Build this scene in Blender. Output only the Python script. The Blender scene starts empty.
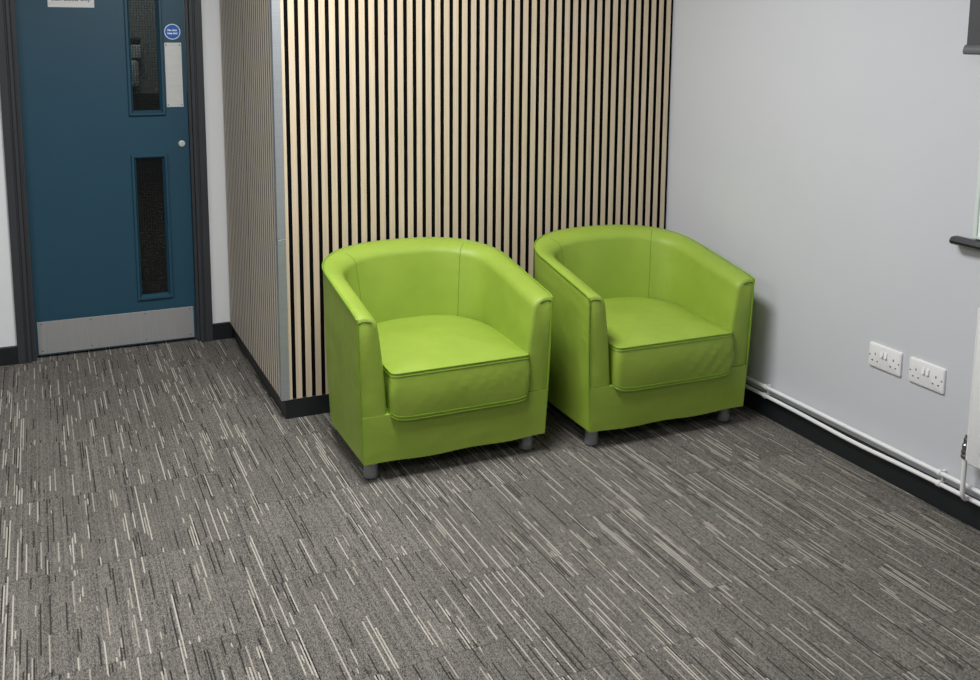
import bpy, bmesh, math, random
from mathutils import Vector, Matrix
from math import pi, sin, cos, sqrt

random.seed(4)
COL = bpy.context.scene.collection

# ------------------------------------------------------------------ materials
def s2l(c):
    return tuple((v/255/12.92) if v/255 <= .04045 else ((v/255+.055)/1.055)**2.4 for v in c) + (1,)

class NT:
    """a tiny node-tree writer"""
    def __init__(self, name):
        self.m = bpy.data.materials.new(name); self.m.use_nodes = True
        self.t = self.m.node_tree; self.n = self.t.nodes
        self.b = self.n['Principled BSDF']; self.out = self.n['Material Output']
    def new(self, kind, **kw):
        x = self.n.new(kind)
        for k, v in kw.items(): setattr(x, k, v)
        return x
    def link(self, a, b): self.t.links.new(a, b)
    def put(self, sock, v):
        if isinstance(v, (int, float)): sock.default_value = v
        elif isinstance(v, tuple): sock.default_value = v
        else: self.link(v, sock)
    def math(self, op, a, b=0.0, c=0.0):
        x = self.new('ShaderNodeMath', operation=op)
        for i, v in enumerate((a, b, c)): self.put(x.inputs[i], v)
        return x.outputs[0]
    def mix(self, f, a, b, blend='MIX'):
        x = self.new('ShaderNodeMix', data_type='RGBA', blend_type=blend)
        self.put(x.inputs[0], f); self.put(x.inputs[6], a); self.put(x.inputs[7], b)
        return x.outputs[2]
    def coord(self): return self.new('ShaderNodeTexCoord').outputs['Object']
    def scaled(self, v, s):
        x = self.new('ShaderNodeMapping'); self.link(v, x.inputs[0]); x.inputs['Scale'].default_value = s
        return x.outputs[0]
    def noise(self, v, scale, detail=3, rough=.5):
        x = self.new('ShaderNodeTexNoise'); self.link(v, x.inputs['Vector'])
        x.inputs['Scale'].default_value = scale; x.inputs['Detail'].default_value = detail
        x.inputs['Roughness'].default_value = rough
        return x.outputs['Fac']
    def ramp(self, f, lo, hi, a=0.0, b=1.0):
        x = self.new('ShaderNodeMapRange'); self.put(x.inputs[0], f)
        for i, v in enumerate((lo, hi, a, b)): x.inputs[i+1].default_value = v
        return x.outputs[0]
    def bump(self, h, strength, dist=.01):
        x = self.new('ShaderNodeBump'); self.link(h, x.inputs['Height'])
        x.inputs['Strength'].default_value = strength; x.inputs['Distance'].default_value = dist
        self.link(x.outputs[0], self.b.inputs['Normal'])
        return x

def simple(name, rgb, rough=.5, metal=0.0, var=.04, scale=6.0, bump=0.0, bscale=200.0, spec=.5):
    t = NT(name); c = t.coord(); col = s2l(rgb)
    n = t.noise(c, scale, 4)
    f = t.ramp(n, .3, .7, 1-var, 1+var)
    hs = t.new('ShaderNodeHueSaturation'); hs.inputs['Color'].default_value = col; t.link(f, hs.inputs['Value'])
    t.link(hs.outputs[0], t.b.inputs['Base Color'])
    t.b.inputs['Roughness'].default_value = rough; t.b.inputs['Metallic'].default_value = metal
    t.b.inputs['Specular IOR Level'].default_value = spec
    if bump: t.bump(t.noise(c, bscale, 3), bump, .002)
    return t.m

def carpet_material():
    t = NT('striped_loop_carpet'); c = t.coord()
    sep = t.new('ShaderNodeSeparateXYZ'); t.link(c, sep.inputs[0]); X, Y = sep.outputs[0], sep.outputs[1]
    def wn(x, y, z=0.0):
        cb = t.new('ShaderNodeCombineXYZ'); t.put(cb.inputs[0], x); t.put(cb.inputs[1], y); t.put(cb.inputs[2], z)
        w = t.new('ShaderNodeTexWhiteNoise', noise_dimensions='3D'); t.link(cb.outputs[0], w.inputs[0])
        return w.outputs['Value']
    # half-metre carpet tiles, each with its own slight shade and its own run of yarns
    tx = t.math('FLOOR', t.math('DIVIDE', t.math('ADD', X, .13), .5))
    ysh = t.math('ADD', Y, t.math('MULTIPLY', wn(tx, 3.0), .5))
    ty = t.math('FLOOR', t.math('DIVIDE', ysh, .5))
    tile = wn(tx, ty, 9.0)
    P = .0040
    col = t.math('FLOOR', t.math('DIVIDE', X, P))
    odd = t.math('MODULO', t.math('ABSOLUTE', col), 2.0)
    # streaks come in loose bundles
    cl = t.noise(t.scaled(c, (22.0, 4.0, 1.0)), 1.0, 2)
    dens = t.ramp(cl, .36, .68, .04, .31)
    def streaks_d(length, seed, mul, par):
        r0 = wn(col, ty, seed)
        yy = t.math('ADD', t.math('DIVIDE', Y, length), t.math('MULTIPLY', r0, 17.0))
        cell = t.math('FLOOR', yy)
        on = t.math('LESS_THAN', wn(col, cell, seed+1.3), t.math('MULTIPLY', dens, mul))
        ln = t.math('ADD', .4, t.math('MULTIPLY', wn(col, cell, seed+2.7), .6))
        m = t.math('MULTIPLY', on, t.math('LESS_THAN', t.math('FRACT', yy), ln))
        return t.math('MULTIPLY', m, odd if par else t.math('SUBTRACT', 1.0, odd))
    light = streaks_d(.40, 1.0, .85, 0)
    light2 = streaks_d(.20, 21.0, .45, 0)
    dark = streaks_d(.26, 41.0, .85, 1)
    # the heathered loop pile between the streaks
    px = t.math('FLOOR', t.math('DIVIDE', X, P*.5)); py = t.math('FLOOR', t.math('DIVIDE', Y, .0050))
    h = t.math('ADD', t.math('MULTIPLY', wn(px, py, 5.0), .72), t.math('MULTIPLY', wn(col, ty, 61.0), .28))
    heather = t.mix(h, s2l((51, 49, 47)), s2l((142, 138, 132)))
    heather = t.mix(t.ramp(tile, 0, 1, 0, .22), heather, s2l((84, 80, 77)))
    big = t.noise(c, 3.0, 3)
    a = t.mix(t.math('MULTIPLY', light, .72), heather, s2l((192, 187, 177)))
    a = t.mix(t.math('MULTIPLY', light2, .6), a, s2l((182, 175, 163)))
    a = t.mix(t.math('MULTIPLY', dark, .82), a, s2l((34, 33, 34)))
    # tile seams, hairline
    fx = t.math('FRACT', t.math('DIVIDE', t.math('ADD', X, .13), .5)); fy = t.math('FRACT', t.math('DIVIDE', ysh, .5))
    seam = t.math('LESS_THAN', fy, .006)
    a = t.mix(t.math('MULTIPLY', seam, .45), a, s2l((45, 43, 42)))
    hs = t.new('ShaderNodeHueSaturation'); t.link(a, hs.inputs['Color']); t.link(t.ramp(big, .3, .7, .92, 1.08), hs.inputs['Value'])
    t.link(hs.outputs[0], t.b.inputs['Base Color'])
    t.b.inputs['Roughness'].default_value = .95; t.b.inputs['Specular IOR Level'].default_value = .1
    cord = t.math('SINE', t.math('MULTIPLY', X, 2*pi/P))
    hh = t.math('ADD', t.math('MULTIPLY', cord, .4), h)
    t.bump(hh, .5, .002)
    return t.m

def leather_material():
    t = NT('lime_green_leather'); c = t.coord()
    n = t.noise(c, 5.0, 4)
    col = t.mix(t.ramp(n, .3, .7), s2l((134, 160, 56)), s2l((144, 169, 63)))
    t.link(col, t.b.inputs['Base Color'])
    t.b.inputs['Roughness'].default_value = .5
    t.link(t.ramp(t.noise(c, 9.0, 3), .3, .7, .42, .56), t.b.inputs['Roughness'])
    t.b.inputs['Specular IOR Level'].default_value = .42
    grain = t.noise(c, 420.0, 2)
    soft = t.noise(c, 11.0, 2)
    h = t.math('ADD', t.math('MULTIPLY', grain, .05), t.math('MULTIPLY', soft, 1.0))
    t.bump(h, .35, .012)
    return t.m

def wood_material(name, a, b):
    t = NT(name); c = t.coord()
    v = t.scaled(c, (60.0, 60.0, 1.6))
    n = t.noise(v, 2.0, 5, .6)
    fine = t.noise(t.scaled(c, (400.0, 400.0, 6.0)), 1.0, 2)
    f = t.math('ADD', t.math('MULTIPLY', n, .7), t.math('MULTIPLY', fine, .3))
    t.link(t.mix(t.ramp(f, .3, .7), s2l(a), s2l(b)), t.b.inputs['Base Color'])
    t.b.inputs['Roughness'].default_value = .6
    t.bump(fine, .15, .001)
    return t.m

def brushed(name, rgb, rough=.4, metal=.8, axis=(1.0, 1.0, 60.0)):
    t = NT(name); c = t.coord()
    n = t.noise(t.scaled(c, axis), 8.0, 4)
    col = s2l(rgb)
    hs = t.new('ShaderNodeHueSaturation'); hs.inputs['Color'].default_value = col
    t.link(t.ramp(n, .3, .7, .93, 1.07), hs.inputs['Value'])
    t.link(hs.outputs[0], t.b.inputs['Base Color'])
    t.b.inputs['Metallic'].default_value = metal; t.b.inputs['Roughness'].default_value = rough
    return t.m

def wired_glass():
    t = NT('wired_glass'); c = t.coord()
    sep = t.new('ShaderNodeSeparateXYZ'); t.link(c, sep.inputs[0])
    def wire(v):
        f = t.math('FRACT', t.math('DIVIDE', v, .0122))
        return t.math('LESS_THAN', f, .19)
    w = t.math('MAXIMUM', wire(sep.outputs[0]), wire(sep.outputs[2]))
    tr = t.new('ShaderNodeBsdfTransparent'); tr.inputs[0].default_value = (.62, .66, .64, 1)
    gl = t.new('ShaderNodeBsdfGlossy'); gl.inputs['Roughness'].default_value = .06; gl.inputs[0].default_value = (.9, .95, .95, 1)
    fr = t.new('ShaderNodeFresnel'); fr.inputs[0].default_value = 1.5
    m1 = t.new('ShaderNodeMixShader'); t.link(fr.outputs[0], m1.inputs[0]); t.link(tr.outputs[0], m1.inputs[1]); t.link(gl.outputs[0], m1.inputs[2])
    t.b.inputs['Base Color'].default_value = s2l((18, 21, 21)); t.b.inputs['Roughness'].default_value = .5; t.b.inputs['Metallic'].default_value = .3
    m2 = t.new('ShaderNodeMixShader'); t.link(t.math('MULTIPLY', w, .8), m2.inputs[0]); t.link(m1.outputs[0], m2.inputs[1]); t.link(t.b.outputs[0], m2.inputs[2])
    t.link(m2.outputs[0], t.out.inputs[0])
    return t.m

M = dict(
    carpet=carpet_material(), leather=leather_material(),
    seam=simple('dark_green_seam', (84, 112, 26), .6),
    piping=simple('green_leather_piping', (118, 152, 36), .5),  # green slightly darkened to paint in the crevice shade
    wall=simple('pale_grey_wall_paint', (196, 198, 204), .75, var=.012, scale=2.5, bump=.12, bscale=90),
    white_wall=simple('white_wall_paint', (232, 234, 237), .75, var=.012, scale=2.5, bump=.12, bscale=90),
    ceiling=simple('white_ceiling_paint', (225, 225, 222), .85, var=.01),
    charcoal=simple('charcoal_gloss_paint', (56, 59, 63), .42, var=.05),
    skirting=simple('black_skirting_paint', (27, 31, 34), .45, var=.06),
    teal=simple('teal_door_paint', (33, 73, 92), .42, var=.03, scale=4, bump=.06, bscale=160),
    slat=wood_material('pale_oak_slat', (186, 169, 144), (212, 196, 171)),
    slat_side_lit=wood_material('pale_oak_slat_lightened', (204, 193, 176), (226, 216, 200)),  # same oak in a lighter copy, brightness painted in where lamps leave it dim
    felt=simple('black_felt', (9, 9, 10), .95, bump=.3, bscale=500, spec=.1),
    alu=brushed('brushed_aluminium', (196, 202, 208), .38, .75),
    steel=brushed('satin_steel_plate', (186, 187, 188), .42, .55, (60.0, 60.0, 1.0)),
    plate=brushed('pale_satin_plate', (206, 207, 206), .45, .25),
    leg=brushed('grey_metal_leg', (142, 144, 147), .4, .5),
    pad=simple('black_plastic', (22, 22, 23), .5),
    pipe=simple('white_gloss_pipe_paint', (226, 227, 228), .28, var=.02),
    rad=simple('white_radiator_enamel', (224, 224, 226), .3, var=.01),
    plastic=simple('white_socket_plastic', (226, 226, 228), .3, var=.008),
    hole=simple('dark_socket_hole', (30, 30, 32), .7),
    screw=simple('screw_head', (96, 98, 100), .4, .6),
    chrome=brushed('valve_chrome', (140, 138, 136), .28, .9),
    panel=simple('dark_grey_panel', (66, 67, 71), .55, var=.04),
    rail=simple('mid_grey_rail', (86, 88, 92), .45, var=.03),
    tray=simple('black_tray_metal', (32, 34, 37), .38, var=.05),
    wb=simple('whiteboard_enamel', (232, 238, 236), .15, var=.006),
    wbframe=simple('pale_whiteboard_frame', (206, 216, 212), .35, var=.01),
    blue=simple('blue_sticker', (4, 96, 184), .45, var=.02),
    white=simple('white_print', (236, 242, 248), .5, var=.01),
    ink=simple('dark_print', (70, 66, 78), .5, var=.02),
    corr=simple('dim_corridor_paint', (128, 134, 134), .8), corr_shade=simple('corridor_shade_black', (14, 14, 15), .8),  # the near-black stands in for shade low in the corridor
    grey=simple('grey_dispenser_plastic', (176, 182, 186), .4),
    glass=wired_glass(),
)

# ------------------------------------------------------------------ mesh helpers
def obj(name, bm, mat, parent=None, smooth=False, kind=None, loc=None):
    me = bpy.data.meshes.new(name)
    bmesh.ops.recalc_face_normals(bm, faces=bm.faces)
    bm.to_mesh(me); bm.free()
    for m in (mat if isinstance(mat, (list, tuple)) else [mat]): me.materials.append(m)
    if smooth:
        for p in me.polygons: p.use_smooth = True
        me.set_sharp_from_angle(angle=math.radians(smooth if smooth is not True else 40))
    o = bpy.data.objects.new(name, me); COL.objects.link(o)
    if parent: o.parent = parent
    if loc: o.location = loc
    if kind: o['kind'] = kind
    return o

def thing(name, label, cat, loc=(0, 0, 0), rz=0, group=None):
    o = bpy.data.objects.new(name, None); COL.objects.link(o); o.empty_display_size = .05
    o.location = loc; o.rotation_euler = (0, 0, rz)
    o['label'] = label; o['category'] = cat
    if group: o['group'] = group
    return o

def slat(bm, a, b, face):
    """one slat: veneer on the face (material 0), black core on its sides (material 1)"""
    n0 = len(bm.faces); bx(bm, a, b); bm.faces.ensure_lookup_table()
    for f in bm.faces[n0:]:
        f.normal_update(); f.material_index = 0 if f.normal.dot(face) > .5 else 1

def bx(bm, a, b, bev=0.0, seg=2, mi=0):
    """a box between two corners, optionally bevelled"""
    lo = [min(p, q) for p, q in zip(a, b)]; hi = [max(p, q) for p, q in zip(a, b)]
    n = bmesh.new()
    v = [n.verts.new((x, y, z)) for z in (lo[2], hi[2]) for y in (lo[1], hi[1]) for x in (lo[0], hi[0])]
    for f in ((0, 2, 3, 1), (4, 5, 7, 6), (0, 1, 5, 4), (2, 6, 7, 3), (0, 4, 6, 2), (1, 3, 7, 5)): n.faces.new([v[i] for i in f])
    if bev: bmesh.ops.bevel(n, geom=n.edges[:], offset=bev, segments=seg, affect='EDGES', profile=.5)
    for f in n.faces: f.material_index = mi
    me = bpy.data.meshes.new('tmp'); n.to_mesh(me); n.free(); bm.from_mesh(me); bpy.data.meshes.remove(me)
    return bm

def box(a, b, bev=0.0, seg=2): return bx(bmesh.new(), a, b, bev, seg)

def lathe(bm, prof, center, axis='Z', n=32):
    """prof: (radius, height along axis) pairs"""
    cx, cy, cz = center
    rings = []
    for r, h in prof:
        ring = []
        for k in range(n):
            t = 2*pi*k/n; u, w = r*cos(t), r*sin(t)
            if axis == 'Z': p = (cx+u, cy+w, cz+h)
            elif axis == 'Y': p = (cx+u, cy+h, cz+w)
            else: p = (cx+h, cy+u, cz+w)
            ring.append(bm.verts.new(p))
        rings.append(ring)
    for a, b in zip(rings, rings[1:]):
        for k in range(n): bm.faces.new((a[k], a[(k+1) % n], b[(k+1) % n], b[k]))
    bm.faces.new(rings[0]); bm.faces.new(rings[-1])
    return bm

def tube(bm, pts, r, n=10, closed=False):
    pts = [Vector(p) for p in pts]; N = len(pts); rings = []; up = None
    for i, p in enumerate(pts):
        a = pts[i-1] if (i or closed) else pts[i]; b = pts[(i+1) % N] if (i < N-1 or closed) else pts[i]
        d = (b-a).normalized()
        if up is None:
            up = d.orthogonal().normalized()
        up = (up - d*up.dot(d)).normalized(); side = d.cross(up)
        rr = r(i) if callable(r) else r
        rings.append([bm.verts.new(p + up*(rr*cos(2*pi*k/n)) + side*(rr*sin(2*pi*k/n))) for k in range(n)])
    pairs = list(zip(rings, rings[1:])) + ([(rings[-1], rings[0])] if closed else [])
    for a, b in pairs:
        for k in range(n): bm.faces.new((a[k], a[(k+1) % n], b[(k+1) % n], b[k]))
    if not closed:
        bm.faces.new(rings[0]); bm.faces.new(rings[-1])
    return bm

def text_mesh(name, lines, size, mat, parent, origin, lead=1.15, width=None, bold=0.0):
    """flat lettering on a face looking towards -Y, centred on origin"""
    cu = bpy.data.curves.new(name, 'FONT'); cu.body = '\n'.join(lines); cu.size = size; cu.align_x = 'CENTER'; cu.align_y = 'CENTER'
    cu.space_line = lead; cu.extrude = .0002; cu.offset = bold
    tmp = bpy.data.objects.new(name, cu); COL.objects.link(tmp)
    dg = bpy.context.evaluated_depsgraph_get(); dg.update()
    me = bpy.data.meshes.new_from_object(tmp.evaluated_get(dg))
    bpy.data.objects.remove(tmp); bpy.data.curves.remove(cu)
    xs = [v.co.x for v in me.vertices]
    s = width/(max(xs)-min(xs)) if width else 1
    me.transform(Matrix.Translation(origin) @ Matrix.Rotation(pi/2, 4, 'X') @ Matrix.Diagonal((s, 1, 1, 1)))
    me.materials.clear(); me.materials.append(mat); me.name = name
    o = bpy.data.objects.new(name, me); COL.objects.link(o); o.parent = parent
    return o

# ------------------------------------------------------------------ the setting
XL, XR, YN, CEIL = -6.0, .004, -5.2, 2.62
YD = 1.175                                   # wall the door is in
XS, YS = -1.803, .004                        # boxed-out wall behind the slats
obj('floor', box((XL, YN, -.05), (.15, YD+.2, 0)), M['carpet'], kind='structure')
obj('ceiling', box((XL, YN, CEIL), (.15, YD+.15, CEIL+.1)), M['ceiling'], kind='structure')
obj('wall_right', box((XR, YN, 0), (.15, .2, CEIL)), M['wall'], kind='structure')
# boxed-out wall: the slats stand in front of it
obj('wall_front', box((XS+.022, .026, 0), (XR, YD+.15, CEIL)), M['white_wall'], kind='structure')
DX0, DX1, DZ = -2.735, -1.965, 2.07          # door opening
b = bmesh.new()
bx(b, (XL, YD, 0), (DX0-.02, YD+.12, CEIL)); bx(b, (DX1+.02, YD, 0), (XS+.022, YD+.12, CEIL)); bx(b, (DX0-.02, YD, DZ+.02), (DX1+.02, YD+.12, CEIL))
obj('wall_door', b, M['white_wall'], kind='structure')
# skirtings
def skirting(name, a, b_): obj(name, box(a, b_, .003), M['skirting'], kind='structure')
skirting('baseboard_right', (-.004, YN, 0), (XR+.01, .02, .098))
skirting('baseboard_front', (XS-.001, .003, 0), (-.004, .03, .081))
skirting('baseboard_side', (XS-.001, .030, 0), (XS+.03, YD, .081))
skirting('baseboard_left', (XL, YD-.016, 0), (-2.794, YD+.01, .086))
skirting('baseboard_door', (-1.906, YD-.012, 0), (XS, YD+.01, .086))

# door frame: lining, stop and moulded architrave
b = bmesh.new()
for x0, x1, s in ((-2.794, DX0, 1), (DX1, -1.905, -1)):
    fx = (lambda o, x0=x0, x1=x1, s=s: x0+o if s > 0 else x1-o)
    w = x1-x0
    bx(b, (fx(0), YD-.018, 0), (fx(.034), YD+.005, DZ+.06), .003)        # outer flat of the architrave
    bx(b, (fx(.034), YD-.012, 0), (fx(.042), YD+.005, DZ+.052), .001)    # groove
    bx(b, (fx(.042), YD-.022, 0), (fx(w), YD+.005, DZ+.02), .004)        # inner bead
bx(b, (-2.794, YD-.018, DZ+.026), (-1.905, YD+.005, DZ+.06), .003)
bx(b, (DX0, YD-.022, DZ), (DX1, YD+.005, DZ+.019), .004)
bx(b, (DX0-.02, YD, 0), (DX0+.0, YD+.12, DZ+.02)); bx(b, (DX1, YD, 0), (DX1+.02, YD+.12, DZ+.02)); bx(b, (DX0, YD, DZ), (DX1, YD+.12, DZ+.02))
bx(b, (DX0, YD+.002, 0), (DX0+.022, YD+.026, DZ), .002); bx(b, (DX1-.014, YD+.002, 0), (DX1, YD+.026, DZ), .002)
obj('trim_1', b, M['charcoal'], kind='structure')

# door leaf with two narrow vision panels
LX0, LX1, LZ0, LZ1 = -2.713, -1.980, .014, 2.055
FY = YD+.032                                  # front face of the leaf
WX0, WX1 = -2.232, -2.103
wins = ((.254, .934), (1.160, 1.880))
b = bmesh.new()
bx(b, (LX0, FY, LZ0), (WX0, FY+.044, LZ1)); bx(b, (WX1, FY, LZ0), (LX1, FY+.044, LZ1))
bx(b, (WX0, FY, LZ0), (WX1, FY+.044, wins[0][0])); bx(b, (WX0, FY, wins[0][1]), (WX1, FY+.044, wins[1][0])); bx(b, (WX0, FY, wins[1][1]), (WX1, FY+.044, LZ1))
door = obj('door_1', b, M['teal'], kind='structure')
for z0, z1 in wins:
    b = bmesh.new(); e = .019
    # mitred glazing bead: an outer raised ring falling to the glass
    def ring(x0, x1, za, zb, y): return [b.verts.new(p) for p in ((x0, y, za), (x1, y, za), (x1, y, zb), (x0, y, zb))]
    rings = [ring(WX0-e, WX1+e, z0-e, z1+e, FY+.002), ring(WX0-e, WX1+e, z0-e, z1+e, FY-.010), ring(WX0-e+.003, WX1+e-.003, z0-e+.003, z1+e-.003, FY-.013),
             ring(WX0-.007, WX1+.007, z0-.007, z1+.007, FY-.013), ring(WX0+.004, WX1-.004, z0+.004, z1-.004, FY+.010), ring(WX0+.004, WX1-.004, z0+.004, z1-.004, FY+.02)]
    for p, q in zip(rings, rings[1:]):
        for k in range(4): b.faces.new((p[k], p[(k+1) % 4], q[(k+1) % 4], q[k]))
    bead = obj('glazing_bead', b, M['teal'], door)
    obj('glass_pane', box((WX0, FY+.016, z0), (WX1, FY+.022, z1)), M['glass'], door)
def screw_y(bm, x, z, y, r=.0032): lathe(bm, [(r, 0), (r, -.0012), (r*.6, -.0018)], (x, y, z), 'Y', 12)
# kick plate
b = box((-2.705, FY-.0022, .019), (-1.990, FY, .177), .0006)
kp = obj('kick_plate', b, M['steel'], door); kp['label'] = 'brushed metal kick plate along the foot of the teal door'
b = bmesh.new()
for fx in (.025, .33, .68, .975):
    for z in (.034, .166): screw_y(b, -2.705+.715*fx, z, FY-.0022)
obj('screw_heads', b, M['screw'], kp)
fp = obj('push_plate', box((-2.077, FY-.0022, 1.178), (-1.999, FY, 1.487), .0006), M['plate'], door); fp['label'] = 'pale metal push plate beside the upper door window'
b = bmesh.new()
for x in (-2.069, -2.007):
    for z in (1.189, 1.476): screw_y(b, x, z, FY-.0022, .003)
obj('screw_heads', b, M['screw'], fp)
lk = obj('lock_cover', lathe(bmesh.new(), [(.016, 0), (.016, -.005), (.0145, -.0075), (.008, -.009), (.001, -.0092)], (-2.014, FY, .999), 'Y', 32), M['plate'], door, True)
obj('keyhole', box((-2.0152, FY-.0098, 1.004), (-2.0128, FY-.007, 1.010)), M['hole'], lk)
# round blue sticker
SC = (-2.0375, 1.539)
st = obj('door_sticker', lathe(bmesh.new(), [(.0375, 0), (.0375, -.0008)], (SC[0], FY, SC[1]), 'Y', 48), M['blue'], door); st['label'] = 'round blue sticker with two lines of white lettering'
b = bmesh.new()
for k in range(64):
    t0, t1 = 2*pi*k/64, 2*pi*(k+1)/64
    b.faces.new([b.verts.new((SC[0]+r*cos(t), FY-.0011, SC[1]+r*sin(t))) for r, t in ((.0335, t0), (.0370, t0), (.0370, t1), (.0335, t1))])
obj('sticker_ring', b, M['white'], st)
text_mesh('lettering', ['Fire door', 'keep shut'],   .0125, M['white'], st, Vector((SC[0], FY-.0012, SC[1])), 1.15, .046, .0007)
# metal plate sign
sg = obj('door_sign', box((-2.578, FY-.003, 1.647), (-2.380, FY, 1.722), .0012), M['plate'], door); sg['label'] = 'pale metal sign plate with dark lettering high on the door'
text_mesh('lettering', ['Staff access only'], .027, M['ink'], sg, Vector((-2.479, FY-.0034, 1.6855)), 1.1, .165, .0004)

# dim space behind the door, seen only through the wired glass
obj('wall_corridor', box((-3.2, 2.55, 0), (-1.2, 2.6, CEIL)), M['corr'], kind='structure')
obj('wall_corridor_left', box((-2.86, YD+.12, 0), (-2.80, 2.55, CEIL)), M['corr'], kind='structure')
obj('trim_4', box((-2.80, 2.535, 0), (-1.2, 2.55, 1.16)), M['corr_shade'], kind='structure')  # added dark sheet, paints the shade seen through the lower pane
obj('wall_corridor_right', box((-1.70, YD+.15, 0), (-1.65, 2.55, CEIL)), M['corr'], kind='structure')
obj('floor_corridor', box((-3.2, YD+.2, -.05), (-1.2, 2.6, -.002)), M['corr_shade'], kind='structure')  # floor coloured black to paint the same corridor shade
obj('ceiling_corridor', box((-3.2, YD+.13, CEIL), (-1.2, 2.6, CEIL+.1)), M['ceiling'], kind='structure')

# ------------------------------------------------------------------ slat cladding
ZT = 2.52
fc = thing('slat_cladding', 'pale oak slat cladding on the wide wall face behind the two green chairs', 'wall cladding', (-.9, .02, .081))
o = obj('backing', box((-1.803, .012, .0812), (.0035, .0255, ZT)), M['felt'], fc); o.data.transform(Matrix.Translation(-fc.location))
b = bmesh.new()
G0 = -1.7673
FN = Vector((0, -1, 0)); slat(b, (-1.792, 0, .082), (G0-.0080, .013, ZT), FN)
for i in range(44):
    g = G0+.04*i
    slat(b, (g+.0080, 0, .082), (g+.04-.0080, .013, ZT), FN)
o = obj('slats', b, [M['slat'], M['felt']], fc); o.data.transform(Matrix.Translation(-fc.location))
for (y0, y1, lab) in ((.030, .598, 'slatted side panel next to the metal corner trim, left of the green chairs'), (.602, YD-.004, 'slatted side panel next to the teal door, beyond the fine joint line')):
    sp = thing('slat_side_panel', lab, 'wall cladding', (-1.81, (y0+y1)/2, .081), group='slat panels on the narrow side of the boxed wall')
    inv = Matrix.Translation(-sp.location)
    o = obj('backing', box((-1.803, y0, .0812), (-1.7815, y1, ZT)), M['felt'], sp); o.data.transform(inv)
    b = bmesh.new(); n = 14 if y0 < .5 else 14; p = (y1-y0)/n
    for k in range(n): slat(b, (-1.818, y0+p*k+.0052, .082), (-1.8035, y0+p*(k+1)-.0052, ZT), Vector((-1, 0, 0)))
    o = obj('slats', b, [M['slat_side_lit'], M['felt']], sp); o.data.transform(inv)
# aluminium corner angle in two lengths
for i, (z0, z1) in enumerate(((.081, .741), (.7425, ZT))):
    b = bmesh.new()
    bx(b, (-1.8205, -.0025, z0), (-1.7875, -.0003, z1), .0006, 1); bx(b, (-1.8205, -.0003, z0), (-1.8185, .030, z1), .0006, 1)
    obj('trim_%d' % (i+2), b, M['alu'], kind='structure')

# ------------------------------------------------------------------ tub chairs
A, DEP, YST, NEXP, HF, HB = .370, .659, .373, 2.41, .600, .711
ZB = .078
def plan():
    """outer line of the rim, from the front of the left arm round the back to the front of the right arm"""
    L = []
    for y in (0, .003, .008, .015, .024, .036, .052, .072, .10, .135, .175, .215, .255, .295, .335): L.append((-A, y))
    for k in range(49):
        th = pi*k/48; c, s = cos(th), sin(th)
        L.append((-A*math.copysign(abs(c)**(2/NEXP), c), YST+(DEP-YST)*abs(s)**(2/NEXP)))
    for y in reversed((0, .003, .008, .015, .024, .036, .052, .072, .10, .135, .175, .215, .255, .295, .335)): L.append((A, y))
    P = [Vector(p) for p in L]; N = []
    for i in range(len(P)):
        d = P[min(i+1, len(P)-1)]-P[max(i-1, 0)]
        N.append(Vector((-d.y, d.x)).normalized())
    return P, N
PL, NL = plan()
def rim_h(y):
    t = max(0, min(1, y/DEP)); return HF+(HB-HF)*t - .003*max(0, 1-y/.03)**2
def fold(y, z, seed):
    """small puckers in the hide beside the front piping"""
    return .0075*sin(2*pi*z/.036+seed)*(.5+.5*sin(z*19+seed*2))*math.exp(-y/.040)*(1-math.exp(-y/.010))*(1 if .2 < z < .56 else .3)

def shell_profile(i, seed):
    p, n = PL[i], NL[i]; h = rim_h(p.y)
    back = max(0, n.y)**1.5
    k = 1+.38*back
    r = .022; y = min(p.y, r)
    e = r-sqrt(max(0, r*r-(r-y)**2))            # rounding of the arm front's inner edge
    eo = .004-sqrt(max(0, .004**2-(.004-min(p.y, .004))**2))
    out = []
    for j in range(27):
        u = j/26; z = ZB+(h-.006-ZB)*u
        belly = .004*sin(pi*u)
        out.append((.019*(1-u)-belly+eo+fold(p.y, z, seed), z))
    out += [(.0015+eo, h-.001), (.008+eo, h+.0035-e*.25)]
    t = .078*k
    for j in range(1, 9):
        a = j/8*pi/2
        out.append((.014+(t-.014)*sin(a)-e*.7*sin(a), h+.004-.046*(1-cos(a))-e*.2))
    zb = .20; z1 = h-.042
    for j in range(1, 15):
        u = j/14; z = z1+(zb-z1)*u
        o = t+(.111*k-t)*(1-(1-u)**1.6)+.006*sin(pi*u)*back
        out.append((o-e*.7, z))
    return out

def shell_pt(i, o, z): 
    p, n = PL[i], NL[i]
    return Vector((p.x-n.x*o, p.y-n.y*o + lean(z)*max(0, 1-p.y/.12), z))

def lean(z): return .013*max(0, 1-z/HF)

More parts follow.
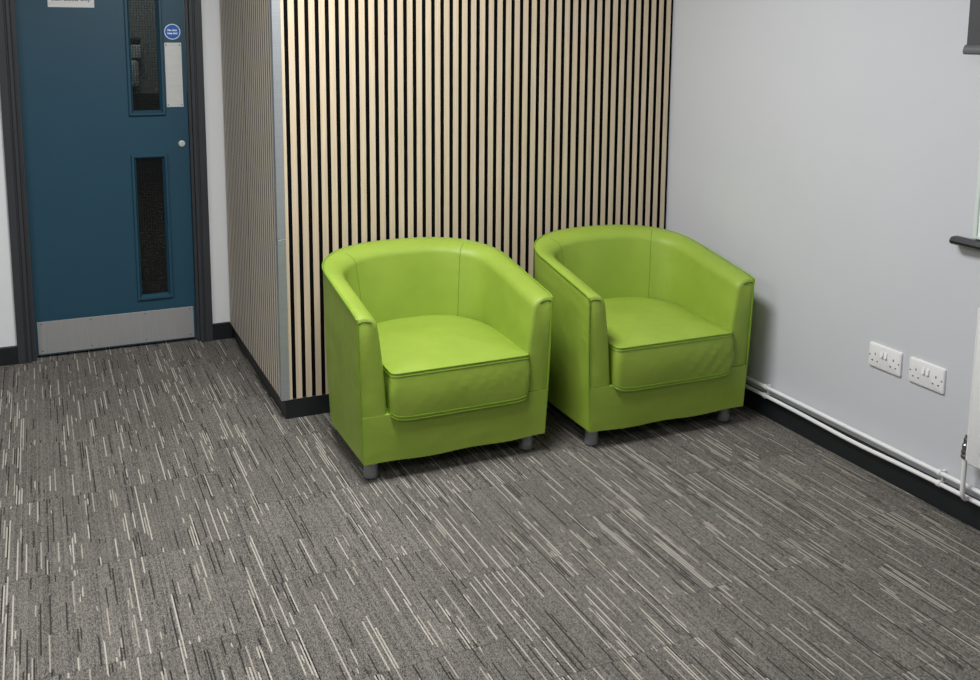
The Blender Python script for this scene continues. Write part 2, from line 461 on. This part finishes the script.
def make_chair(label, loc, rz, seed):
    ch = thing('tub_chair', label, 'armchair', loc, rz, 'lime green tub chairs')
    b = bmesh.new(); rings = []
    prof = [shell_profile(i, seed) for i in range(len(PL))]
    for i in range(len(PL)): rings.append([b.verts.new(shell_pt(i, o, z)) for o, z in prof[i]])
    for p, q in zip(rings, rings[1:]):
        for j in range(len(p)-1): b.faces.new((p[j], p[j+1], q[j+1], q[j]))
        b.faces.new((p[-1], p[0], q[0], q[-1]))
    for r in (rings[0], rings[-1]): 
        # the padded arm front: strips across between outer and inner line
        m = len(r); i0, i1 = 0, m-1
        while i1-i0 > 2:
            b.faces.new((r[i0], r[i0+1], r[i1-1], r[i1])) ; i0 += 1; i1 -= 1
        if i1-i0 == 2: b.faces.new((r[i0], r[i0+1], r[i1]))
    obj('arms_and_back', b, M['leather'], ch, 50)
    # front base panel
    b = bmesh.new()
    nx, nz = 40, 10; grid = []
    W0 = .350
    for j in range(nz+1):
        u = j/nz; z = ZB-.002+(.247-ZB+.002)*u; row = []
        for k in range(nx+1):
            x = -1+2*k/nx
            w = W0+.005*u
            yy = lean(z)-.005-.004*sin(pi*u)*(1-x**4)
            zz = z - (.004*(1-x*x) if j == 0 else 0) + .0025*sin(x*7+seed)*(1-u)**2*(1-x**8)
            row.append(b.verts.new((x*w, yy, zz)))
        grid.append(row)
    for j in range(nz):
        for k in range(nx): b.faces.new((grid[j][k], grid[j][k+1], grid[j+1][k+1], grid[j+1][k]))
    # returns: under, top and sides back into the body
    back = .46
    ub = [b.verts.new((v.co.x*.95, back, ZB+.004)) for v in grid[0]]
    tb = [b.verts.new((v.co.x*.86, back, .247)) for v in grid[-1]]
    for k in range(nx):
        b.faces.new((ub[k], ub[k+1], grid[0][k+1], grid[0][k])); b.faces.new((grid[-1][k], grid[-1][k+1], tb[k+1], tb[k])); b.faces.new((tb[k], tb[k+1], ub[k+1], ub[k]))
    for c in (0, nx): b.faces.new([g[c] for g in grid]+[tb[c], ub[c]])
    obj('front_base', b, M['leather'], ch, 50)
    # seat cushion
    NB = 120
    W, yf, ym, yb, rc = .263, -.016, .24, .545, .022
    half = [Vector((W*k/20*.9, yf)) for k in range(20)]
    half += [Vector((W-rc+rc*sin(a*pi/16), yf+rc-rc*cos(a*pi/16))) for a in range(9)]
    half += [Vector((W, yf+rc+(ym-yf-rc)*k/16)) for k in range(1, 16)]
    half += [Vector((W*abs(cos(a*pi/80))**(2/2.35), ym+(yb-ym)*abs(sin(a*pi/80))**(2/2.35))) for a in range(41)]
    loop = half+[Vector((-p.x, p.y)) for p in reversed(half[1:-1])]
    cum = [0.0]
    for k in range(len(loop)): cum.append(cum[-1]+(loop[(k+1) % len(loop)]-loop[k]).length)
    B = []; k = 0
    NB = 160
    for q in range(NB):
        d = cum[-1]*q/NB
        while cum[k+1] < d: k += 1
        B.append(loop[k].lerp(loop[(k+1) % len(loop)], (d-cum[k])/max(1e-9, cum[k+1]-cum[k])))
    C = Vector((0, .25)); SX = .0115
    def zt(p): return .395+.022*max(0, min(1, p.y/.5))
    def zb_(p): return .224+.018*min(1, abs(p.x)/.263)**12
    levels = []
    for s in (.0, .12, .25, .4, .55, .7, .82, .9, .95, .985, 1.0):
        crown = .030*(1-s**3.2)+.004*sin(s*7+seed)*(1-s)
        levels.append([(C+(p-C)*s, zt(p)*s+.404*(1-s)+crown) for p in B] if s else None)
    for u in (.06, .14, .25, .38, .5, .62, .75, .86, .94, 1.0):
        bulge = .009*sin(pi*u); row = []
        for p in B:
            d = (p-C).normalized(); front = 1 if p.y < .02 else .4
            wr = 0
            if p.y < .03:                                        # slack diagonal creases on the front boxing
                wr = .0048*sin((p.x*.75+u*.115)*2*pi/.047+seed*1.7)*sin(pi*u)*(max(0, min(1, p.x/.25+.15)) if seed > 1 else .25)
            row.append((p+d*(bulge*front+wr), zt(p)+(zb_(p)-zt(p))*u))
        levels.append(row)
    for s in (.96, .88, .6, .2): levels.append([(C+(p-C)*s, zb_(p)-.006*(1-s)) for p in B])
    b = bmesh.new(); top = b.verts.new((C.x, C.y, .434)); prev = None
    for row in levels:
        if row is None: continue
        cur = [b.verts.new((p.x, p.y, z)) for p, z in row]
        for k in range(NB):
            if prev is None: b.faces.new((top, cur[k], cur[(k+1) % NB]))
            else: b.faces.new((prev[k], cur[k], cur[(k+1) % NB], prev[(k+1) % NB]))
        prev = cur
    b.faces.new(prev)
    b.transform(Matrix.Translation((SX, 0, 0)))
    cu = obj('seat_cushion', b, M['leather'], ch, 60)
    b = bmesh.new()
    vis = [p for p in B if p.y < .12]
    order = sorted(range(NB), key=lambda k: ((k/NB+.5) % 1)); order = [k for k in order if B[k].y < .12]
    for zf, off in ((lambda p: zt(p)+.0005, .001), (lambda p: zt(p)-.010, .003), (lambda p: zb_(p)+.012, .003), (lambda p: zb_(p)+.0005, .001)):
        tube(b, [Vector((*(B[k]+(B[k]-C).normalized()*off), zf(B[k]))) for k in order], .0016 if off > .002 else .0024, 6)
    b.transform(Matrix.Translation((SX, 0, 0)))
    obj('cushion_seam', b, M['piping'], cu, True)
    # piping on the outer rim and down the front edges of both arms
    b = bmesh.new(); n = len(PL)
    pts = [shell_pt(0, prof[0][j][0]-.001, prof[0][j][1])+Vector((0, -.0015, 0)) for j in range(0, 26)]
    pts += [shell_pt(i, -.0004, rim_h(PL[i].y)+.0005) for i in range(n)]
    pts += [shell_pt(n-1, prof[-1][j][0]-.001, prof[-1][j][1])+Vector((0, -.0015, 0)) for j in range(25, -1, -1)]
    tube(b, pts, .0036, 8)
    obj('piping', b, M['piping'], ch, True)
    # stitched seams: two upright seams inside the back, the arm front seams, the tucks on the arm tops
    for i in range(n):
        if i in (15+12, n-1-15-12):
            obj('back_seam', tube(bmesh.new(), [shell_pt(i, o-.0004, z) for o, z in prof[i][30:]], .0011, 6), M['seam'], ch, True)
    for i in (0, n-1):
        sgn = -1 if i == 0 else 1
        obj('arm_seam', tube(bmesh.new(), [Vector((sgn*x, lean(.25)-.0015, .2480)) for x in (.272, .29, .32, .345, .356)], .0014, 6), M['seam'], ch, True)
        hh = rim_h(0)
        obj('arm_tuck', tube(bmesh.new(), [shell_pt(i, o, z-.003)+Vector((0, -.0012, 0)) for o, z in [(.004, hh-.010), (.018, hh-.006), (.036, hh-.007), (.052, hh-.012)]], .0015, 6), M['seam'], ch, True)
    # feet
    for x, y in ((-.3045, .072), (.3045, .072), (-.235, .52), (.235, .52)):
        l = obj('leg', lathe(bmesh.new(), [(.021, .084), (.0235, .078), (.0265, .008), (.0265, .004)], (x, y, 0), 'Z', 28), M['leg'], ch, True)
        obj('foot_pad', lathe(bmesh.new(), [(.0255, .0042), (.0255, .0005), (.024, 0)], (x, y, 0), 'Z', 28), M['pad'], l)
    return ch

make_chair('lime green leather tub chair standing nearest the metal corner trim and door', (-1.344, -.702, 0), 0.0, .6)
make_chair('lime green leather tub chair with creased cushion beside the wall sockets and pipes', (-.489, -.772, 0), -.018, 2.2)

# ------------------------------------------------------------------ right wall: sockets
WX = XR                                       # wall face
def local(o_list, root):
    for o in o_list: o.data.transform(Matrix.Translation(-root.location))

def socket(y_left, z0, label):
    s = thing('double_socket', label, 'socket', (WX, y_left-.073, z0), group='white double wall sockets')
    P = []
    b = bmesh.new()
    # plate with rounded corners: a bevelled prism
    def rr(inset, x):
        pts = []; w, h, r = .073-inset, .043-inset, .006
        for cx, cz, a0 in ((w-r, h-r, 0), (-w+r, h-r, pi/2), (-w+r, -h+r, pi), (w-r, -h+r, 3*pi/2)):
            for k in range(5): t = a0+pi/2*k/4; pts.append(b.verts.new((x, -(cx+r*cos(t)), cz+r*sin(t)+.043)))
        return pts
    rings = [rr(.0, 0), rr(0, -.005), rr(.0015, -.0075), rr(.006, -.0095)]
    for p, q in zip(rings, rings[1:]):
        for k in range(len(p)): b.faces.new((p[k], p[(k+1) % 20], q[(k+1) % 20], q[k]))
    b.faces.new(rings[0]); b.faces.new(rings[-1])
    obj('face_plate', b, M['plastic'], s, 30)
    for y in (.0085, -.0085):                  # rocker switches
        b = bmesh.new()
        vs = [b.verts.new(p) for p in ((-.0085, y-.0055, .046), (-.0085, y+.0055, .046), (-.0085, y+.0055, .068), (-.0085, y-.0055, .068),
                                       (-.0165, y-.0052, .0475), (-.0165, y+.0052, .0475), (-.011, y+.0052, .067), (-.011, y-.0052, .067))]
        for f in ((0, 1, 2, 3), (4, 5, 6, 7), (0, 1, 5, 4), (1, 2, 6, 5), (2, 3, 7, 6), (3, 0, 4, 7)): b.faces.new([vs[k] for k in f])
        obj('switch', b, M['plastic'], s)
    for c in (.041, -.041):
        b = bmesh.new()
        bx(b, (-.0098, c-.0022, .0455), (-.0085, c+.0022, .0540), .0003, 1)
        for d in (-.0112, .0112): bx(b, (-.0098, c+d-.0034, .0225), (-.0085, c+d+.0034, .0265), .0003, 1)
        obj('pin_holes', b, M['hole'], s)
    for y in (.0645, -.0645): obj('screw', lathe(bmesh.new(), [(.0028, -.0085), (.0028, -.0102)], (0, y, .043), 'X', 12), M['screw'], s)
    return s
socket(-1.272, .390, 'white double wall socket nearer to the green chairs')
socket(-1.452, .390, 'white double wall socket nearer to the radiator')

# ------------------------------------------------------------------ heating pipes, clips, radiator
PXO = -.020                                   # pipe axis in front of the wall
def pipe_pts(z, sag):
    pts = []; y = .0
    while y > -4.4:
        s = sag*math.exp(-((y+1.25)/.22)**2)
        pts.append((PXO, y, z-s)); y -= .05
    return pts
up = obj('heating_pipe', tube(bmesh.new(), pipe_pts(.1345, .0), .0078, 14), M['pipe'], None, True)
up['label'] = 'upper of the two white heating pipes along the right wall'; up['category'] = 'pipe'; up['group'] = 'white heating pipes'
lo = obj('heating_pipe', tube(bmesh.new(), pipe_pts(.0975, .007), .0078, 14), M['pipe'], None, True)
lo['label'] = 'lower of the two white heating pipes, just above the black skirting'; lo['category'] = 'pipe'; lo['group'] = 'white heating pipes'
def clip(y, label):
    c = thing('pipe_clip', label, 'pipe clip', (WX, y, .116), group='white double pipe clips')
    for z in (.1345, .0975):
        b = bmesh.new()
        lathe(b, [(.0079, -.007), (.0108, -.007), (.0108, .007), (.0079, .007)], (PXO-WX, 0, z-.116), 'Y', 20)
        bx(b, (PXO-WX+.008, -.006, z-.116-.006), (0, .006, z-.116+.006), .001, 1)
        obj('clip_collar', b, M['pipe'], c, 30)
    obj('clip_bridge', box((PXO-WX+.011, -.004, -.013), (PXO-WX+.017, .004, .013), .001, 1), M['pipe'], c)
clip(-.760, 'white double pipe clip beside the green chair')
clip(-1.622, 'white double pipe clip beside the radiator valve')

RY0, RY1, RZ0, RZ1 = -1.764, -2.964, .232, .739
rad = thing('radiator', 'white panel radiator on the right wall below the black pen tray', 'radiator', (WX, (RY0+RY1)/2, RZ0))
parts = []
b = bmesh.new(); bx(b, (-.078, RY0, RZ0+.004), (-.066, RY1, RZ1-.008), .005, 3)
ny = 36
for k in range(1, ny-1):                       # pressed vertical channels
    y = RY0+(RY1-RY0)*(k+.5)/ny
    bx(b, (-.0815, y-.010, RZ0+.05), (-.076, y+.010, RZ1-.05), .0025, 2)
parts.append(obj('front_panel', b, M['rad'], rad, 30))
b = bmesh.new(); bx(b, (-.040, RY0-.01, RZ0+.01), (-.030, RY1+.01, RZ1-.01), .004, 2)
for k in range(40):
    y = RY0-.03-k*(1.14/39); bx(b, (-.066, y-.001, RZ0+.03), (-.040, y+.001, RZ1-.03))
parts.append(obj('rear_panel_and_fins', b, M['rad'], rad, 30))
parts.append(obj('side_cover', box((-.077, RY0+.006, RZ0+.012), (-.028, RY0-.002, RZ1-.004), .003), M['rad'], rad))
parts.append(obj('top_grille', box((-.077, RY0, RZ1-.007), (-.028, RY1, RZ1), .003), M['rad'], rad))
for y in (RY0-.2, RY1+.2): parts.append(obj('bracket', box((-.03, y-.02, RZ0+.05), (WX-.0005, y+.02, RZ1-.08), .002, 1), M['rad'], rad))
VY = RY0+.028
b = bmesh.new()
lathe(b, [(.010, .222), (.0135, .226), (.0135, .234), (.0095, .237), (.0095, .250), (.0115, .252), (.0115, .268), (.0085, .272), (.0085, .288), (.0045, .291), (.0045, .300)], (-.050, VY, .014), 'Z', 20)
lathe(b, [(.0085, -.034), (.0085, -.012), (.011, -.012), (.011, .008)], (-.050, VY, .259), 'Y', 18)
v = obj('radiator_valve', b, M['chrome'], rad, 30); v['label'] = 'bare metal valve at the foot of the radiator'; parts.append(v)
pts = [(-.050, VY, .240), (-.050, VY, .20), (-.050, VY, .16), (-.050, VY, .135), (-.0495, VY, .122), (-.047, VY, .112), (-.042, VY, .104), (-.036, VY, .0995), (-.0285, VY, .0978)]
parts.append(obj('feed_pipe', tube(bmesh.new(), pts, .0078, 14), M['pipe'], rad, True))
local(parts, rad)

# ------------------------------------------------------------------ right wall: whiteboard, pen tray, hanging panel
wb = thing('whiteboard', 'white writing board at the photo edge above the black tray', 'whiteboard', (WX, -2.3, .926))
parts = [obj('writing_surface', box((WX-.010, -1.672, .936), (WX, -2.90, 2.0)), M['wb'], wb)]
b = bmesh.new()
for a_, c_ in (((-.014, -1.664, .926), (0, -1.680, 2.012)), ((-.018, -2.898, .926), (0, -2.912, 2.012)), ((-.014, -1.680, .926), (0, -2.898, .938)), ((-.014, -1.680, 1.999), (0, -2.898, 2.012))):
    bx(b, (a_[0]+WX, a_[1], a_[2]), (c_[0]+WX, c_[1], c_[2]), .002, 1)
parts.append(obj('board_frame', b, M['wbframe'], wb)); local(parts, wb)

b = bmesh.new()                                # rounded tray section swept along the wall
sec = [(0, .006), (-.012, .010), (-.030, .010), (-.042, .006), (-.047, -.002), (-.045, -.010), (-.036, -.015), (-.016, -.013), (0, -.008)]
r0 = [b.verts.new((WX+x*.75, -1.600, .914+z*.75)) for x, z in sec]; r1 = [b.verts.new((WX+x, -1.608, .914+z)) for x, z in sec]; r2 = [b.verts.new((WX+x, -2.95, .914+z)) for x, z in sec]
for p, q in ((r0, r1), (r1, r2)):
    for k in range(len(p)): b.faces.new((p[k], p[(k+1) % len(p)], q[(k+1) % len(p)], q[k]))
b.faces.new(r0); b.faces.new(r2)
tr = obj('pen_tray', b, M['tray'], None, 35); tr['label'] = 'black rounded tray rail on the wall under the white board'; tr['category'] = 'tray'

pn = thing('hanging_panel', 'dark grey hanging panel with rounded bottom rail high on the right wall', 'panel', (-.05, -2.2, 1.49))
parts = [obj('panel_face', box((-.066, -1.636, 1.522), (-.054, -2.80, 2.30), .001, 1), M['panel'], pn)]
b = bmesh.new()
sec = [(-.014+.0*k, 0) for k in range(0)]
pr = [(-.076, 1.508), (-.072, 1.520), (-.064, 1.526), (-.052, 1.526), (-.046, 1.518), (-.046, 1.502), (-.052, 1.496), (-.070, 1.496), (-.075, 1.500)]
q0 = [b.verts.new((x, -1.632, z)) for x, z in pr]; q1 = [b.verts.new((x, -2.804, z)) for x, z in pr]
for k in range(len(pr)): b.faces.new((q0[k], q0[(k+1) % len(pr)], q1[(k+1) % len(pr)], q1[k]))
b.faces.new(q0); b.faces.new(q1)
parts.append(obj('bottom_rail', b, M['rail'], pn, 35))
b = bmesh.new(); bx(b, (-.10, -1.62, 2.28), (WX, -2.82, 2.38), .012, 3)
parts.append(obj('top_housing', b, M['panel'], pn)); local(parts, pn)

# dispensers glimpsed through the upper door window, on the far corridor wall
def dispenser(name, label, x, z0, z1, w, depth, round_, dark_top):
    t = thing(name, label, 'dispenser', (x, 2.548, z0))
    h = z1-z0
    obj('body', box((-w/2, -depth, 0), (w/2, 0, h), round_, 5), M['grey'], t, 40)
    obj('nozzle', box((-w*.3, -depth*.8, -.012), (w*.3, -depth*.3, .004), .003, 1), M['pad'], t)
    if dark_top: obj('cover', box((-w/2-.002, -depth-.002, h+.012), (w/2, 0, h+.040), .002, 1), M['pad'], t)
    else: obj('level_window', box((-w*.4, -depth-.002, h*.30), (-w*.02, -depth+.002, h*.48), .001, 1), M['pad'], t)
dispenser('towel_dispenser', 'small square grey dispenser with black top seen through upper door window', -2.125, 1.375, 1.455, .12, .06, .006, True)
dispenser('soap_dispenser', 'taller rounded grey dispenser below the square one, seen through upper door window', -2.130, 1.195, 1.365, .10, .08, .03, False)

# ------------------------------------------------------------------ lights
def area(name, loc, sx, sy, power, col=(1, .98, .95), rot=(0, 0, 0)):
    l = bpy.data.lights.new(name, 'AREA'); l.shape = 'RECTANGLE'; l.size = sx; l.size_y = sy; l.energy = power; l.color = col
    o = bpy.data.objects.new(name, l); COL.objects.link(o); o.location = loc; o.rotation_euler = rot
    return o
for x, y, p in ((-1.85, -1.15, 76), (-3.0, -3.7, 24), (-4.4, -1.2, 36), (-4.6, -3.7, 24)):
    area('ceiling_lamp', (x, y, CEIL-.03), .6, 1.2, p, (1, .992, .98))
area('corridor_lamp', (-2.2, 1.9, CEIL-.03), .3, .6, 12)
w = bpy.data.worlds.new('World'); bpy.context.scene.world = w; w.use_nodes = True
bg = w.node_tree.nodes['Background']; bg.inputs[0].default_value = (.86, .92, 1, 1); bg.inputs[1].default_value = .09

# ------------------------------------------------------------------ camera (vertical shift as the photo is cropped low)
F, CX, CY = 995.25, 490.0, 178.71
yaw, pitch, roll = .4275, .1495, -.0069
cy_, sy_, cp, sp_ = cos(yaw), sin(yaw), cos(pitch), sin(pitch)
f = Vector((sy_*cp, cy_*cp, -sp_)); r = Vector((cy_, -sy_, 0)); d = f.cross(r)
r2 = r*cos(roll)+d*sin(roll); d2 = d*cos(roll)-r*sin(roll)
cam = bpy.data.cameras.new('camera'); co = bpy.data.objects.new('camera', cam); COL.objects.link(co)
m = Matrix((( r2.x, -d2.x, -f.x, -2.646), (r2.y, -d2.y, -f.y, -3.8141), (r2.z, -d2.z, -f.z, 1.5633), (0, 0, 0, 1)))
co.matrix_world = m
cam.sensor_fit = 'HORIZONTAL'; cam.sensor_width = 36; cam.lens = F/980*36
cam.shift_x = 0; cam.shift_y = (CY-340)/980
cam.clip_start = .02
bpy.context.scene.camera = co
bpy.context.scene.view_settings.view_transform = 'Standard'
bpy.context.scene.view_settings.look = 'None'
bpy.context.scene.view_settings.exposure = 0.0
